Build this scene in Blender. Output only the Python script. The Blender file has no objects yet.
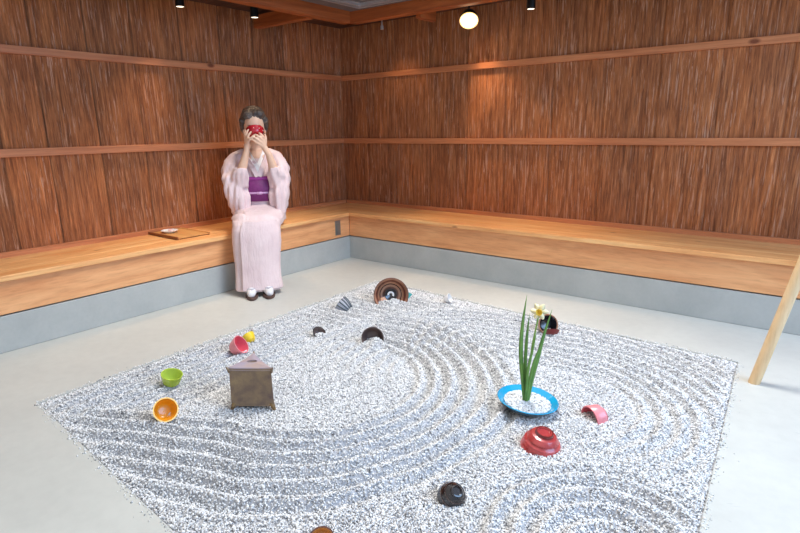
import bpy, bmesh, math, random
import numpy as np
from mathutils import Vector, Matrix
random.seed(7); rng = np.random.default_rng(11)
PI = math.pi
col = bpy.context.scene.collection

# ------------------------------------------------------------------ helpers
def link(name, me, parent=None, mats=(), smooth=False, kind=None):
    o = bpy.data.objects.new(name, me); col.objects.link(o)
    if parent is not None: o.parent = parent
    for m in (mats if isinstance(mats, (list, tuple)) else [mats]): me.materials.append(m)
    if smooth:
        me.polygons.foreach_set('use_smooth', [True]*len(me.polygons))
    if kind: o['kind'] = kind
    return o
def tag(o, label, cat, group=None, kind=None):
    o['label'] = label; o['category'] = cat
    if group: o['group'] = group
    if kind: o['kind'] = kind
    return o
def empty(name, loc=(0,0,0), label=None, cat=None, rz=0):
    o = bpy.data.objects.new(name, None); col.objects.link(o); o.location = loc; o.rotation_euler = (0,0,rz)
    o.empty_display_size = .05
    if label: tag(o, label, cat)
    return o
class MB:
    def __init__(s): s.v=[]; s.f=[]; s.m=[]
    def add(s, vs, fs, mi=0, M=None):
        n=len(s.v)
        for v in vs:
            v=Vector(v); s.v.append(tuple(M@v if M else v))
        for f in fs: s.f.append(tuple(n+i for i in f)); s.m.append(mi)
        return s
    def box(s, x0,x1,y0,y1,z0,z1, mi=0, M=None):
        return s.add([(x0,y0,z0),(x1,y0,z0),(x1,y1,z0),(x0,y1,z0),(x0,y0,z1),(x1,y0,z1),(x1,y1,z1),(x0,y1,z1)],
            [(3,2,1,0),(4,5,6,7),(0,1,5,4),(1,2,6,5),(2,3,7,6),(3,0,4,7)], mi, M)
    def prism(s, poly, z0, z1, mi=0, M=None):
        n=len(poly)
        vs=[(x,y,z0) for x,y in poly]+[(x,y,z1) for x,y in poly]
        fs=[tuple(range(n-1,-1,-1)), tuple(range(n,2*n))]+[(i,(i+1)%n,n+(i+1)%n,n+i) for i in range(n)]
        return s.add(vs,fs,mi,M)
    def loft(s, secs, mi=0, cap=True, M=None, closed=True):
        n=len(secs[0]); vs=[p for c in secs for p in c]; fs=[]
        for k in range(len(secs)-1):
            for i in range(n if closed else n-1):
                j=(i+1)%n; fs.append((k*n+i,k*n+j,(k+1)*n+j,(k+1)*n+i))
        if cap: fs.append(tuple(range(n-1,-1,-1))); fs.append(tuple((len(secs)-1)*n+i for i in range(n)))
        return s.add(vs,fs,mi,M)
    def lathe(s, prof, seg=48, mi=None, M=None, a0=0, a1=2*PI):
        full = abs(a1-a0-2*PI)<1e-6
        n = seg if full else seg+1
        N=len(prof); vs=[]; fs=[]; ms=[]
        for i in range(n):
            a=a0+(a1-a0)*i/seg
            for r,z in [p[:2] for p in prof]: vs.append((r*math.cos(a), r*math.sin(a), z))
        for i in range(seg):
            j=(i+1)%n
            for k in range(N-1):
                fs.append((i*N+k, j*N+k, j*N+k+1, i*N+k+1)); ms.append(prof[k][2] if len(prof[k])>2 else 0)
        b=len(s.v)
        for v in vs:
            v=Vector(v); s.v.append(tuple(M@v if M else v))
        for f,m in zip(fs,ms): s.f.append(tuple(b+q for q in f)); s.m.append(m if mi is None else mi)
        if not full:
            for i in (0,seg):
                ring=[b+i*N+k for k in range(N)]
                s.f.append(tuple(ring if i==0 else ring[::-1])); s.m.append(0)
        return s
    def sphere(s, c, r, mi=0, seg=20, rings=12, M=None):
        rx,ry,rz = r if isinstance(r,(tuple,list)) else (r,r,r)
        vs=[(c[0],c[1],c[2]-rz)]; fs=[]
        for k in range(1,rings):
            t=-PI/2+PI*k/rings
            for i in range(seg):
                a=2*PI*i/seg; vs.append((c[0]+rx*math.cos(t)*math.cos(a), c[1]+ry*math.cos(t)*math.sin(a), c[2]+rz*math.sin(t)))
        vs.append((c[0],c[1],c[2]+rz)); L=len(vs)-1
        for i in range(seg):
            j=(i+1)%seg; fs.append((0,1+j,1+i)); fs.append((L,1+(rings-2)*seg+i,1+(rings-2)*seg+j))
            for k in range(rings-2): fs.append((1+k*seg+i,1+k*seg+j,1+(k+1)*seg+j,1+(k+1)*seg+i))
        return s.add(vs,fs,mi,M)
    def cone(s, a, b, ra, rb, mi=0, seg=14, M=None):
        a=Vector(a); b=Vector(b); d=(b-a).normalized(); u=d.orthogonal().normalized(); w=d.cross(u)
        secs=[[tuple(p+(u*math.cos(2*PI*i/seg)+w*math.sin(2*PI*i/seg))*r) for i in range(seg)] for p,r in ((a,ra),(b,rb))]
        return s.loft(secs,mi,True,M)
    def limb(s, pts, M=None, seg=14, mi=0):   # chain of (point, radius) with round joints
        for (p,r) in pts: s.sphere(p,r,mi,seg,8,M)
        for (p,r),(q,t) in zip(pts,pts[1:]): s.cone(p,q,r,t,mi,seg,M)
        return s
    def tube(s, pts, rad, mi=0, seg=8, M=None, flat=1.0):
        P=[Vector(p) for p in pts]; secs=[]; u=None
        for i,p in enumerate(P):
            d=(P[min(i+1,len(P)-1)]-P[max(i-1,0)]).normalized()
            if u is None: u=d.orthogonal().normalized()
            u=(u-d*u.dot(d)).normalized(); w=d.cross(u)
            r=rad[i] if isinstance(rad,(list,tuple)) else rad
            secs.append([tuple(p+u*math.cos(2*PI*k/seg)*r+w*math.sin(2*PI*k/seg)*r*flat) for k in range(seg)])
        return s.loft(secs,mi,True,M)
    def mesh(s, name):
        me=bpy.data.meshes.new(name); me.from_pydata(s.v,[],s.f)
        me.polygons.foreach_set('material_index', s.m)
        bm=bmesh.new(); bm.from_mesh(me); bmesh.ops.recalc_face_normals(bm, faces=bm.faces); bm.to_mesh(me); bm.free()
        me.update(); return me
    def build(s, name, mats, parent=None, smooth=False, kind=None, bevel=0):
        me=s.mesh(name); o=link(name,me,parent,mats,smooth,kind)
        if bevel:
            b=o.modifiers.new('bevel','BEVEL'); b.width=bevel; b.segments=2; b.limit_method='ANGLE'
        return o
def auto_smooth(o, ang=40):
    me=o.data
    bm=bmesh.new(); bm.from_mesh(me)
    for e in bm.edges:
        if len(e.link_faces)==2 and e.calc_face_angle(0)>math.radians(ang): e.smooth=False
    for f in bm.faces: f.smooth=True
    bm.to_mesh(me); bm.free()
def remeshed(mb, name, mats, parent, voxel, smooth_it=2, fn=None):
    me=mb.mesh(name+'_src'); o=bpy.data.objects.new(name,me); col.objects.link(o)
    r=o.modifiers.new('r','REMESH'); r.mode='VOXEL'; r.voxel_size=voxel
    if smooth_it:
        sm=o.modifiers.new('s','SMOOTH'); sm.factor=.5; sm.iterations=smooth_it
    dg=bpy.context.evaluated_depsgraph_get(); dg.update()
    m2=bpy.data.meshes.new_from_object(o.evaluated_get(dg)); bpy.data.objects.remove(o)
    m2.name=name; m2.materials.clear()
    if fn:
        n=len(m2.vertices); co=np.empty(n*3); m2.vertices.foreach_get('co',co); co=co.reshape(n,3)
        no=np.empty(n*3); m2.vertices.foreach_get('normal',no); no=no.reshape(n,3)
        m2.vertices.foreach_set('co', fn(co,no).ravel()); m2.update()
    return link(name,m2,parent,mats,True)

# ------------------------------------------------------------------ materials
def srgb(*c):
    return tuple((x/255/12.92 if x/255<=.04045 else ((x/255+.055)/1.055)**2.4) for x in c)+(1,)
def newmat(name):
    m=bpy.data.materials.new(name); m.use_nodes=True; nt=m.node_tree
    return m, nt, nt.nodes['Principled BSDF']
def N(nt, t, **kw):
    n=nt.nodes.new(t)
    for k,v in kw.items():
        if k.startswith('i_'): 
            key=k[2:]; key=int(key) if key.isdigit() else key.replace('_',' ')
            n.inputs[key].default_value=v
        else: setattr(n,k,v)
    return n
def ramp(nt, stops, fac=None):
    r=nt.nodes.new('ShaderNodeValToRGB'); e=r.color_ramp.elements
    e[0].position,e[0].color=stops[0]; e[1].position,e[1].color=stops[-1]
    for p,c in stops[1:-1]:
        x=e.new(p); x.color=c
    if fac is not None: nt.links.new(fac, r.inputs[0])
    return r
def coords(nt, scale=(1,1,1), rot=(0,0,0), space='Object'):
    tc=N(nt,'ShaderNodeTexCoord'); mp=N(nt,'ShaderNodeMapping'); mp.inputs['Scale'].default_value=scale; mp.inputs['Rotation'].default_value=rot
    nt.links.new(tc.outputs[space], mp.inputs[0]); return mp.outputs[0]
def mix(nt, a, b, fac, mode='MIX'):
    m=nt.nodes.new('ShaderNodeMix'); m.data_type='RGBA'; m.blend_type=mode
    for s,v in ((m.inputs[6],a),(m.inputs[7],b),(m.inputs[0],fac)):
        if isinstance(v,(tuple,float,int)): s.default_value=v
        else: nt.links.new(v,s)
    return m.outputs[2]
def noise(nt, vec, scale=5, detail=4, rough=.5, dist=0):
    n=N(nt,'ShaderNodeTexNoise'); n.inputs['Scale'].default_value=scale; n.inputs['Detail'].default_value=detail
    n.inputs['Roughness'].default_value=rough; n.inputs['Distortion'].default_value=dist
    nt.links.new(vec,n.inputs['Vector']); return n.outputs['Fac']
def bump(nt, p, h, strength=.3, dist=.01):
    b=N(nt,'ShaderNodeBump'); b.inputs['Strength'].default_value=strength; b.inputs['Distance'].default_value=dist
    nt.links.new(h,b.inputs['Height']); nt.links.new(b.outputs[0],p.inputs['Normal'])
def simple(name, c, rough=.5, metal=0, var=.15, nscale=12, coat=0, c2=None, bmp=0, spec=.5):
    m,nt,p=newmat(name); v=coords(nt); f=noise(nt,v,nscale,5,.6)
    c2=c2 or tuple(x*(1-var) for x in c[:3])+(1,)
    r=ramp(nt,[(.3,c2),(.7,c)],f); nt.links.new(r.outputs[0],p.inputs['Base Color'])
    p.inputs['Roughness'].default_value=rough; p.inputs['Metallic'].default_value=metal
    p.inputs['Coat Weight'].default_value=coat; p.inputs['Coat Roughness'].default_value=.08
    p.inputs['Specular IOR Level'].default_value=spec
    if bmp: bump(nt,p,noise(nt,v,nscale*4,4,.6),bmp,.004)
    return m
def wood(name, light, dark, axis='Y', rough=.45, stretch=14, knots=True, scale=1.0):
    m,nt,p=newmat(name)
    s=[stretch*scale]*3; s['XYZ'.index(axis)]=1.0*scale
    v=coords(nt,tuple(s))
    f1=noise(nt,v,1.6,6,.55,.6); f2=noise(nt,v,9,5,.6,.2)
    r=ramp(nt,[(.32,dark),(.5,tuple((a+b)/2 for a,b in zip(light,dark))),(.66,light)],f1)
    c=mix(nt,r.outputs[0],tuple(x*.62 for x in dark[:3])+(1,), 0.0)
    fine=ramp(nt,[(.45,(1,1,1,1)),(.75,(.74,.68,.62,1))],f2)
    c=mix(nt,c,fine.outputs[0],.7,'MULTIPLY')
    if knots:
        s2=[4.5]*3; s2['XYZ'.index(axis)]=2.2
        v2=coords(nt,tuple(s2)); vo=N(nt,'ShaderNodeTexVoronoi'); vo.inputs['Scale'].default_value=.9; nt.links.new(v2,vo.inputs['Vector'])
        kr=ramp(nt,[(.035,(.25,.12,.07,1)),(.075,(1,1,1,1))],vo.outputs['Distance'])
        c=mix(nt,c,kr.outputs[0],.85,'MULTIPLY')
    nt.links.new(c,p.inputs['Base Color']); p.inputs['Roughness'].default_value=rough
    bump(nt,p,f2,.12,.003)
    return m

M={}
for ax in 'XY':
    M['bench'+ax]=wood('bench_wood_'+ax, srgb(252,198,134), srgb(230,156,94), ax, .42, 12)
    M['front'+ax]=wood('front_wood_'+ax, srgb(240,178,124), srgb(216,146,94), ax, .5, 9)
    M['batten'+ax]=wood('batten_wood_'+ax, srgb(214,140,92), srgb(188,112,68), ax, .55, 20)
    M['beam'+ax]=wood('beam_wood_'+ax, srgb(190,104,52), srgb(150,74,32), ax, .5, 16, False)
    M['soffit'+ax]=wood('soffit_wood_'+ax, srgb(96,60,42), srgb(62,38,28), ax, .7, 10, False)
M['tray']=wood('tray_wood', srgb(226,170,104), srgb(204,140,80),'X',.5,10,False)
M['trayrim']=wood('tray_rim_wood', srgb(150,92,50), srgb(118,66,34),'X',.5,10,False)
M['pole']=wood('pole_wood', srgb(232,200,156), srgb(222,186,138),'Z',.45,10,False)

def bark(name, axis):            # cedar bark cladding: vertical fibres, one tone per panel
    m,nt,p=newmat(name)
    tc=N(nt,'ShaderNodeTexCoord'); sep=N(nt,'ShaderNodeSeparateXYZ'); nt.links.new(tc.outputs['Object'],sep.inputs[0])
    at=N(nt,'ShaderNodeAttribute'); at.attribute_name='panel'
    # fibres: very stretched noise, offset per panel
    cb=N(nt,'ShaderNodeCombineXYZ'); 
    h=sep.outputs[1 if axis=='Y' else 0]
    nt.links.new(h,cb.inputs[0])
    off=N(nt,'ShaderNodeMath',operation='MULTIPLY'); nt.links.new(at.outputs['Fac'],off.inputs[0]); off.inputs[1].default_value=17.0
    nt.links.new(off.outputs[0],cb.inputs[1]); nt.links.new(sep.outputs[2],cb.inputs[2])
    def sc(a,b):
        mp=N(nt,'ShaderNodeMapping'); mp.inputs['Scale'].default_value=(a,1,b); nt.links.new(cb.outputs[0],mp.inputs[0]); return mp.outputs[0]
    f1=noise(nt,sc(48,3.0),1,6,.7,.35)
    f2=noise(nt,sc(150,7.0),1,5,.7,.4)
    f3=noise(nt,sc(5,1.6),1,4,.5)
    f4=noise(nt,sc(90,4.5),1.3,4,.6,.7)
    base=ramp(nt,[(.28,srgb(118,70,44)),(.45,srgb(153,96,60)),(.58,srgb(177,114,72)),(.75,srgb(206,150,106))],f1)
    fin=ramp(nt,[(.34,(.45,.40,.38,1)),(.47,(.93,.92,.9,1)),(.66,(1.4,1.4,1.38,1))],f2)
    c=mix(nt,base.outputs[0],fin.outputs[0],.85,'MULTIPLY')
    big=ramp(nt,[(.3,(.84,.86,.92,1)),(.7,(1.08,.98,.82,1))],f3)
    c=mix(nt,c,big.outputs[0],.8,'MULTIPLY')
    pt=ramp(nt,[(0,(.72,.70,.70,1)),(.5,(.98,.96,.94,1)),(1,(1.14,1.04,.96,1))],at.outputs['Fac'])
    c=mix(nt,c,pt.outputs[0],1.0,'MULTIPLY')
    # pale torn fibres
    gate=noise(nt,sc(3.2,.8),1.3,3,.5); g2=ramp(nt,[(.36,(.25,.25,.25,1)),(.56,(1,1,1,1))],gate)
    st=ramp(nt,[(.57,(0,0,0,1)),(.63,(1,1,1,1))],f4)
    k=mix(nt,st.outputs[0],g2.outputs[0],1.0,'MULTIPLY')
    bw=N(nt,'ShaderNodeRGBToBW'); nt.links.new(k,bw.inputs[0])
    km=N(nt,'ShaderNodeMath',operation='MULTIPLY'); nt.links.new(bw.outputs[0],km.inputs[0]); km.inputs[1].default_value=.75
    c=mix(nt,c,srgb(206,160,132),km.outputs[0])
    sm=N(nt,'ShaderNodeAttribute'); sm.attribute_name='seam'
    c=mix(nt,c,srgb(52,30,20),sm.outputs['Fac'])
    nt.links.new(c,p.inputs['Base Color']); p.inputs['Roughness'].default_value=.72; p.inputs['Specular IOR Level'].default_value=.3
    ad=N(nt,'ShaderNodeMath',operation='ADD'); nt.links.new(f2,ad.inputs[0]); nt.links.new(f1,ad.inputs[1])
    bump(nt,p,ad.outputs[0],.6,.006)
    return m
M['barkY']=bark('cedar_bark_left','Y'); M['barkX']=bark('cedar_bark_right','X')

def concrete(name, a, b, rough, sc=3, crack=False):
    m,nt,p=newmat(name); v=coords(nt)
    f=noise(nt,v,sc,7,.62,.3); f2=noise(nt,v,sc*14,4,.6)
    r=ramp(nt,[(.3,b),(.7,a)],f); fi=ramp(nt,[(.3,(.95,.95,.95,1)),(.6,(1,1,1,1))],f2)
    c=mix(nt,r.outputs[0],fi.outputs[0],1.0,'MULTIPLY')
    if crack:
        # a few scuffs on the right
        sep=N(nt,'ShaderNodeSeparateXYZ'); nt.links.new(v,sep.inputs[0])
        def mth(op,a_,b_):
            n=N(nt,'ShaderNodeMath',operation=op)
            for i,q in enumerate((a_,b_)):
                if isinstance(q,(int,float)): n.inputs[i].default_value=q
                else: nt.links.new(q,n.inputs[i])
            return n.outputs[0]
        s=noise(nt,coords(nt,(1,2.4,1)),7,5,.7,.8); sr=ramp(nt,[(.66,(0,0,0,1)),(.74,(1,1,1,1))],s)
        bw=N(nt,'ShaderNodeRGBToBW'); nt.links.new(sr.outputs[0],bw.inputs[0])
        reg=mth('GREATER_THAN',sep.outputs[0],3.0)
        c=mix(nt,c,srgb(150,156,160),mth('MULTIPLY',mth('MULTIPLY',bw.outputs[0],reg),.45))
    nt.links.new(c,p.inputs['Base Color']); p.inputs['Roughness'].default_value=rough
    bump(nt,p,f2,.04,.002); return m
M['floor']=concrete('polished_concrete', srgb(207,208,201), srgb(195,196,190), .45, 1.6, True)
M['kerb']=concrete('kerb_concrete', srgb(186,188,184), srgb(170,173,170), .6, 4)

# gravel: one tone for every stone
m,nt,p=newmat('white_gravel'); g=N(nt,'ShaderNodeNewGeometry')
r=ramp(nt,[(0,srgb(118,118,121)),(.09,srgb(170,170,172)),(.2,srgb(220,219,218)),(.5,srgb(238,237,236)),(1,srgb(250,249,248))],g.outputs['Random Per Island'])
nt.links.new(r.outputs[0],p.inputs['Base Color']); p.inputs['Roughness'].default_value=.7; M['stone']=m
M['sand']=simple('gravel_bedding', srgb(210,210,214), .9, var=.4, nscale=140, bmp=.4)

M['skin']=simple('skin', srgb(232,190,162), .5, var=.06, nscale=8)
m,nt,p=newmat('kimono_silk'); v=coords(nt)
f=noise(nt,v,7,4,.5); fw=noise(nt,coords(nt,(260,260,260)),1,2,.5); fd=noise(nt,coords(nt,(22,22,3.5)),1,4,.6,.5)
r=ramp(nt,[(.3,srgb(222,196,196)),(.7,srgb(236,214,212))],f)
c=mix(nt,r.outputs[0],ramp(nt,[(.4,(.96,.94,.95,1)),(.6,(1,1,1,1))],fw).outputs[0],1.0,'MULTIPLY')
nt.links.new(c,p.inputs['Base Color']); p.inputs['Roughness'].default_value=.6; p.inputs['Sheen Weight'].default_value=.15
bump(nt,p,fd,.5,.02); M['kimono']=m
M['underrobe']=simple('bodice_silk', srgb(214,186,186), .6, var=.08)
M['collar']=simple('white_collar', srgb(240,234,230), .6, var=.04)
M['obi']=simple('obi_purple', srgb(126,38,110), .55, var=.3, nscale=60)
M['cord']=simple('cord_magenta', srgb(160,52,140), .5, var=.1)
M['obilight']=simple('obi_pale_thread', srgb(206,160,200), .5, var=.1)
m,nt,p=newmat('dark_hair'); v=coords(nt,(1,1,1)); f=noise(nt,coords(nt,(70,14,30)),1,5,.6,.6)
r=ramp(nt,[(.3,srgb(48,38,34)),(.55,srgb(88,72,62)),(.8,srgb(140,118,100))],f); nt.links.new(r.outputs[0],p.inputs['Base Color']); p.inputs['Roughness'].default_value=.42
bump(nt,p,f,.6,.01); M['hair']=m
M['tabi']=simple('white_tabi_cloth', srgb(236,232,232), .8, var=.05)
M['sandal']=simple('sandal_sole', srgb(92,66,58), .6, var=.2)
M['strap']=simple('sandal_strap', srgb(196,190,198), .5, var=.1)
M['redbowl']=simple('red_glaze', srgb(196,30,44), .22, var=.35, nscale=40, coat=.5)
M['redglaze']=simple('brick_red_glaze', srgb(204,84,82), .25, var=.4, nscale=22, coat=.5, c2=srgb(158,46,50))
M['darkred']=simple('dark_red_glaze', srgb(120,34,34), .3, var=.3, nscale=22, coat=.4)
M['orange_out']=simple('yellow_orange_glaze', srgb(250,196,72), .25, var=.12, coat=.5)
M['orange_in']=simple('orange_glaze', srgb(248,166,30), .28, var=.2, nscale=9, coat=.5)
M['green']=simple('lime_glaze', srgb(184,210,62), .25, var=.22, coat=.5)
M['green_in']=simple('lime_inner_glaze', srgb(196,216,92), .3, var=.1, coat=.4)
M['pink']=simple('pink_glaze', srgb(244,146,152), .3, var=.12, coat=.4)
M['pink_in']=simple('rose_inner_glaze', srgb(232,96,112), .3, var=.2, coat=.4)
M['yellow']=simple('yellow_glaze', srgb(248,212,50), .3, var=.15, coat=.4)
M['bronze']=simple('bronze_clay', srgb(156,132,96), .42, metal=.1, nscale=16, c2=srgb(104,84,78), bmp=.25)
M['bronzetop']=simple('lilac_clay', srgb(168,160,182), .38, nscale=12, metal=.1, c2=srgb(186,160,140))
M['ochre']=simple('ochre_clay_foot', srgb(150,118,70), .5, nscale=30, c2=srgb(104,80,54))
M['black']=simple('black_hole', srgb(14,12,14), .6, var=.2)
M['turq']=simple('turquoise_glaze', srgb(24,166,214), .18, var=.1, coat=.7)
M['darkteal']=simple('dark_teal_glaze', srgb(22,74,96), .25, var=.2, coat=.4)
M['leaf']=simple('narcissus_leaf', srgb(122,162,70), .45, nscale=16, c2=srgb(80,130,62))
M['stem']=simple('narcissus_stem', srgb(132,170,74), .45, var=.15)
M['petal']=simple('cream_petal', srgb(248,238,190), .6, var=.06)
M['corona']=simple('yellow_corona', srgb(246,206,70), .6, var=.12)
M['brown']=simple('brown_lacquer', srgb(134,84,62), .3, nscale=14, c2=srgb(84,54,46), coat=.4)
M['brown2']=simple('tan_glaze', srgb(190,140,110), .3, nscale=16, c2=srgb(148,104,82), coat=.4)
M['inkglaze']=simple('ink_black_glaze', srgb(40,34,38), .2, nscale=14, c2=srgb(22,20,24), coat=.8)
M['amber']=simple('amber_glaze', srgb(222,160,84), .3, nscale=14, c2=srgb(190,120,60), coat=.4)
M['umber']=simple('umber_glaze', srgb(112,92,86), .35, nscale=24, c2=srgb(78,62,60), coat=.3)
M['grayglaze']=simple('pale_grey_glaze', srgb(176,178,184), .4, nscale=14, c2=srgb(140,140,150), coat=.2)
M['slate']=simple('slate_glaze', srgb(96,106,110), .4, nscale=14, var=.3)
M['white']=simple('white_porcelain', srgb(240,240,240), .25, var=.04, coat=.4)
M['teal']=simple('teal_shard_glaze', srgb(60,180,178), .3, var=.15, coat=.5)
M['blackmetal']=simple('black_metal', srgb(24,24,26), .4, var=.1, metal=.3)
M['steel']=simple('brushed_steel', srgb(150,152,150), .35, metal=.7, var=.2)
M['greymetal']=simple('grey_painted_metal', srgb(112,104,104), .5, var=.15)
M['palemetal']=simple('pale_metal', srgb(196,190,190), .35, metal=.4, var=.1)
M['sweet']=simple('pink_sweet', srgb(238,196,190), .6, var=.06)
def emis(name, c, s):
    m,nt,p=newmat(name); p.inputs['Base Color'].default_value=c
    p.inputs['Emission Color'].default_value=c; p.inputs['Emission Strength'].default_value=s; return m
M['lamp_hot']=emis('lamp_disc_bright',(1,.80,.50,1),22)
M['lamp_rim']=emis('lamp_rim_glow',(1,.62,.24,1),1.6)
M['lamp_dim']=emis('lamp_disc',(1,.86,.66,1),2.4)

# ------------------------------------------------------------------ setting
D=.4812; XE=4.3; YE=-4.6              # wall depth behind the kerb; room extents
QB=[(.737,-2.70),(3.10,-2.85),(2.978,-.567),(.69,-.45)]   # gravel bed corners
o=MB()
OC=[(-.6,YE),(XE,YE),(XE,.6),(-.6,.6)]
o.v=[(x,y,z) for z in (0,) for x,y in OC+QB]+[(x,y,-.05) for x,y in QB]+[(x,y,-.14) for x,y in OC]
for i in range(4):
    j=(i+1)%4; o.f+=[(i,j,4+j,4+i),(4+i,4+j,8+j,8+i),(i,j,12+j,12+i)]
o.f+=[(8,9,10,11),(12,13,14,15)]; o.m=[0]*len(o.f)
o.build('floor',M['floor'],kind='structure')
MB().box(-D,0,YE,0,0,.1902).build('baseboard_left',M['kerb'],kind='structure',bevel=.004)
MB().prism([(-D,0),(0,0),(XE,0),(XE,D),(-D,D)],0,.1902).build('baseboard_right',M['kerb'],kind='structure',bevel=.004)

def barkwall(name, axis, a0, a1, edges, mat, z0=.19, z1=1.999):
    # front relief made of overlapping vertical bark panels; 'axis' is the running axis
    du=.0065; nu=int((a1-a0)/du); nz=34
    U=np.linspace(a0,a1,nu+1); Z=np.linspace(z0,z1,nz+1)
    ed=np.array(edges); idx=np.searchsorted(ed,U)
    pv=rng.uniform(0,1,len(ed)+2) if axis=='Y' else rng.uniform(.35,.7,len(ed)+2); ph=rng.uniform(-.002,.002,len(ed)+2)
    relief=np.zeros((nu+1,nz+1))
    for _ in range(3):
        w=rng.normal(0,1,(nu+1,nz//4+3)); 
        k=[5,11,25][_]; w=np.apply_along_axis(lambda q:np.convolve(q,np.ones(k)/k,'same'),0,w)*math.sqrt(k)
        zi=np.linspace(0,w.shape[1]-1.001,nz+1); i0=zi.astype(int); t=zi-i0
        relief+=(w[:,i0]*(1-t)+w[:,i0+1]*t)*[.0005,.0006,.0006][_]
    relief+=ph[idx][:,None]
    seam=np.zeros(nu+1); 
    for e in ed: seam=np.maximum(seam,np.exp(-((U-e)/.0045)**2))
    relief-=seam[:,None]*.008
    relief=np.clip(relief,-.02,.008)
    V=[]
    for i in range(nu+1):
        for j in range(nz+1):
            r=relief[i,j]
            V.append((-D+r,U[i],Z[j]) if axis=='Y' else (U[i],D-r,Z[j]))
    F=[(i*(nz+1)+j,(i+1)*(nz+1)+j,(i+1)*(nz+1)+j+1,i*(nz+1)+j+1) for i in range(nu) for j in range(nz)]
    n=len(V)
    # solid back
    b=[(-D-.12,a0,z0),(-D-.12,a1,z0),(-D-.12,a1,z1),(-D-.12,a0,z1)] if axis=='Y' else [(a0,D+.12,z0),(a1,D+.12,z0),(a1,D+.12,z1),(a0,D+.12,z1)]
    V+=b; F.append((n,n+1,n+2,n+3))
    c=[0,nu*(nz+1),nu*(nz+1)+nz,nz]
    F+= [(c[0],n,n+3,c[3]),(c[1],n+1,n+2,c[2])]
    F.append(tuple([n,n+1]+[i*(nz+1) for i in range(nu,-1,-1)])); F.append(tuple([n+3,n+2]+[i*(nz+1)+nz for i in range(nu,-1,-1)]))
    me=bpy.data.meshes.new(name); me.from_pydata(V,[],F)
    at=me.attributes.new('panel','FLOAT','POINT'); vals=np.repeat(pv[idx],nz+1); at.data.foreach_set('value',np.concatenate([vals,np.zeros(4)]).astype('f'))
    at=me.attributes.new('seam','FLOAT','POINT')
    sv=np.repeat(np.where(seam>.1,seam*(.8 if axis=='Y' else .3),0),nz+1)*np.tile(.55+.45*np.sin(np.linspace(0,9,nz+1))**2,nu+1); at.data.foreach_set('value',np.concatenate([sv,np.zeros(4)]).astype('f'))
    bm=bmesh.new(); bm.from_mesh(me); bmesh.ops.recalc_face_normals(bm,faces=bm.faces); bm.to_mesh(me); bm.free()
    me.polygons.foreach_set('use_smooth',[len(f)==4 for f in F])
    return link(name,me,None,mat,False,'structure')
eL=[-4.3,-4.02,-3.74,-3.42,-3.12,-2.86,-2.58,-2.286,-2.05,-1.75,-1.46,-1.12,-.80,-.5,-.2,.12]
eR=[-.18,.14,.5,.86,1.2,1.56,1.92,2.26,2.6,2.95,3.3,3.66,4.0]
barkwall('wall_left','Y',YE,D,eL,M['barkY'])
barkwall('wall_right','X',-D,XE,eR,M['barkX'])

# battens nailed across the bark
k=0
for z0,z1 in ((.9535,.9991),(1.5115,1.5549)):
    k+=1; MB().box(-D-.005,-D+.022,YE,D-.023,z0,z1).build('trim_%d'%k,M['battenY'],kind='structure',bevel=.002)
    k+=1; MB().box(-D+.0,XE,D-.022,D+.005,z0,z1).build('trim_%d'%k,M['battenX'],kind='structure',bevel=.002)
# nail heads
nb=MB()
# benches: mitred planks at the corner
def bench(name,label,left):
    e=empty(name,(0,0,0),label,'bench')
    zb=.3971; tb=.0286; ov=.025; ax='Y' if left else 'X'
    ws=[(.025,-.135),(-.137,-.297),(-.299,-.452)]
    for a,b in ws:
        if left: poly=[(a,YE),(a,-a),(b,-b),(b,YE)]
        else: poly=[(a+.0006,-a),(XE,-a),(XE,-b),(b+.0006,-b)]
        MB().prism(poly,zb-tb,zb).build('seat_plank',M['bench'+ax],e,bevel=.003)
    if left: MB().box(-.03,.003,YE,-.0035,.198,zb-tb-.0005).build('front_board',M['frontY'],e,bevel=.002)
    else: MB().prism([(.0035,-.003),(XE,-.003),(XE,.03),(.0035,.03)],.198,zb-tb-.0005).build('front_board',M['frontX'],e,bevel=.002)
    if left: MB().box(-D+.001,-.453,YE,.452,.372,.4266).build('back_rail',M['battenY'],e,bevel=.003)
    else: MB().box(-.452,XE,.453,D-.001,.372,.4266).build('back_rail',M['battenX'],e,bevel=.003)
    # hidden bearers that carry the planks from the kerb
    for t in np.arange(.5,4.2,.9):
        c=MB()
        if left: c.box(-.44,-.031,-t-.03,-t+.03,.1905,zb-tb-.001)
        else: c.box(t-.03,t+.03,.031,.44,.1905,zb-tb-.001)
        c.build('bearer',M['front'+ax],e)
    return e
bl=bench('wooden_bench','long cedar plank bench on concrete kerb along the left bark wall, with the seated woman',True)
br=bench('wooden_bench','long empty cedar plank bench on concrete kerb along the right bark wall',False)
bp=MB(); bp.box(.0032,.009,-.178,-.118,.222,.345); bp.box(.009,.016,-.168,-.128,.24,.325)
tag(bp.build('metal_cover_plate',M['steel'],bevel=.002),'small grey metal plate on the left bench front beside the corner','metal plate')

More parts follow.
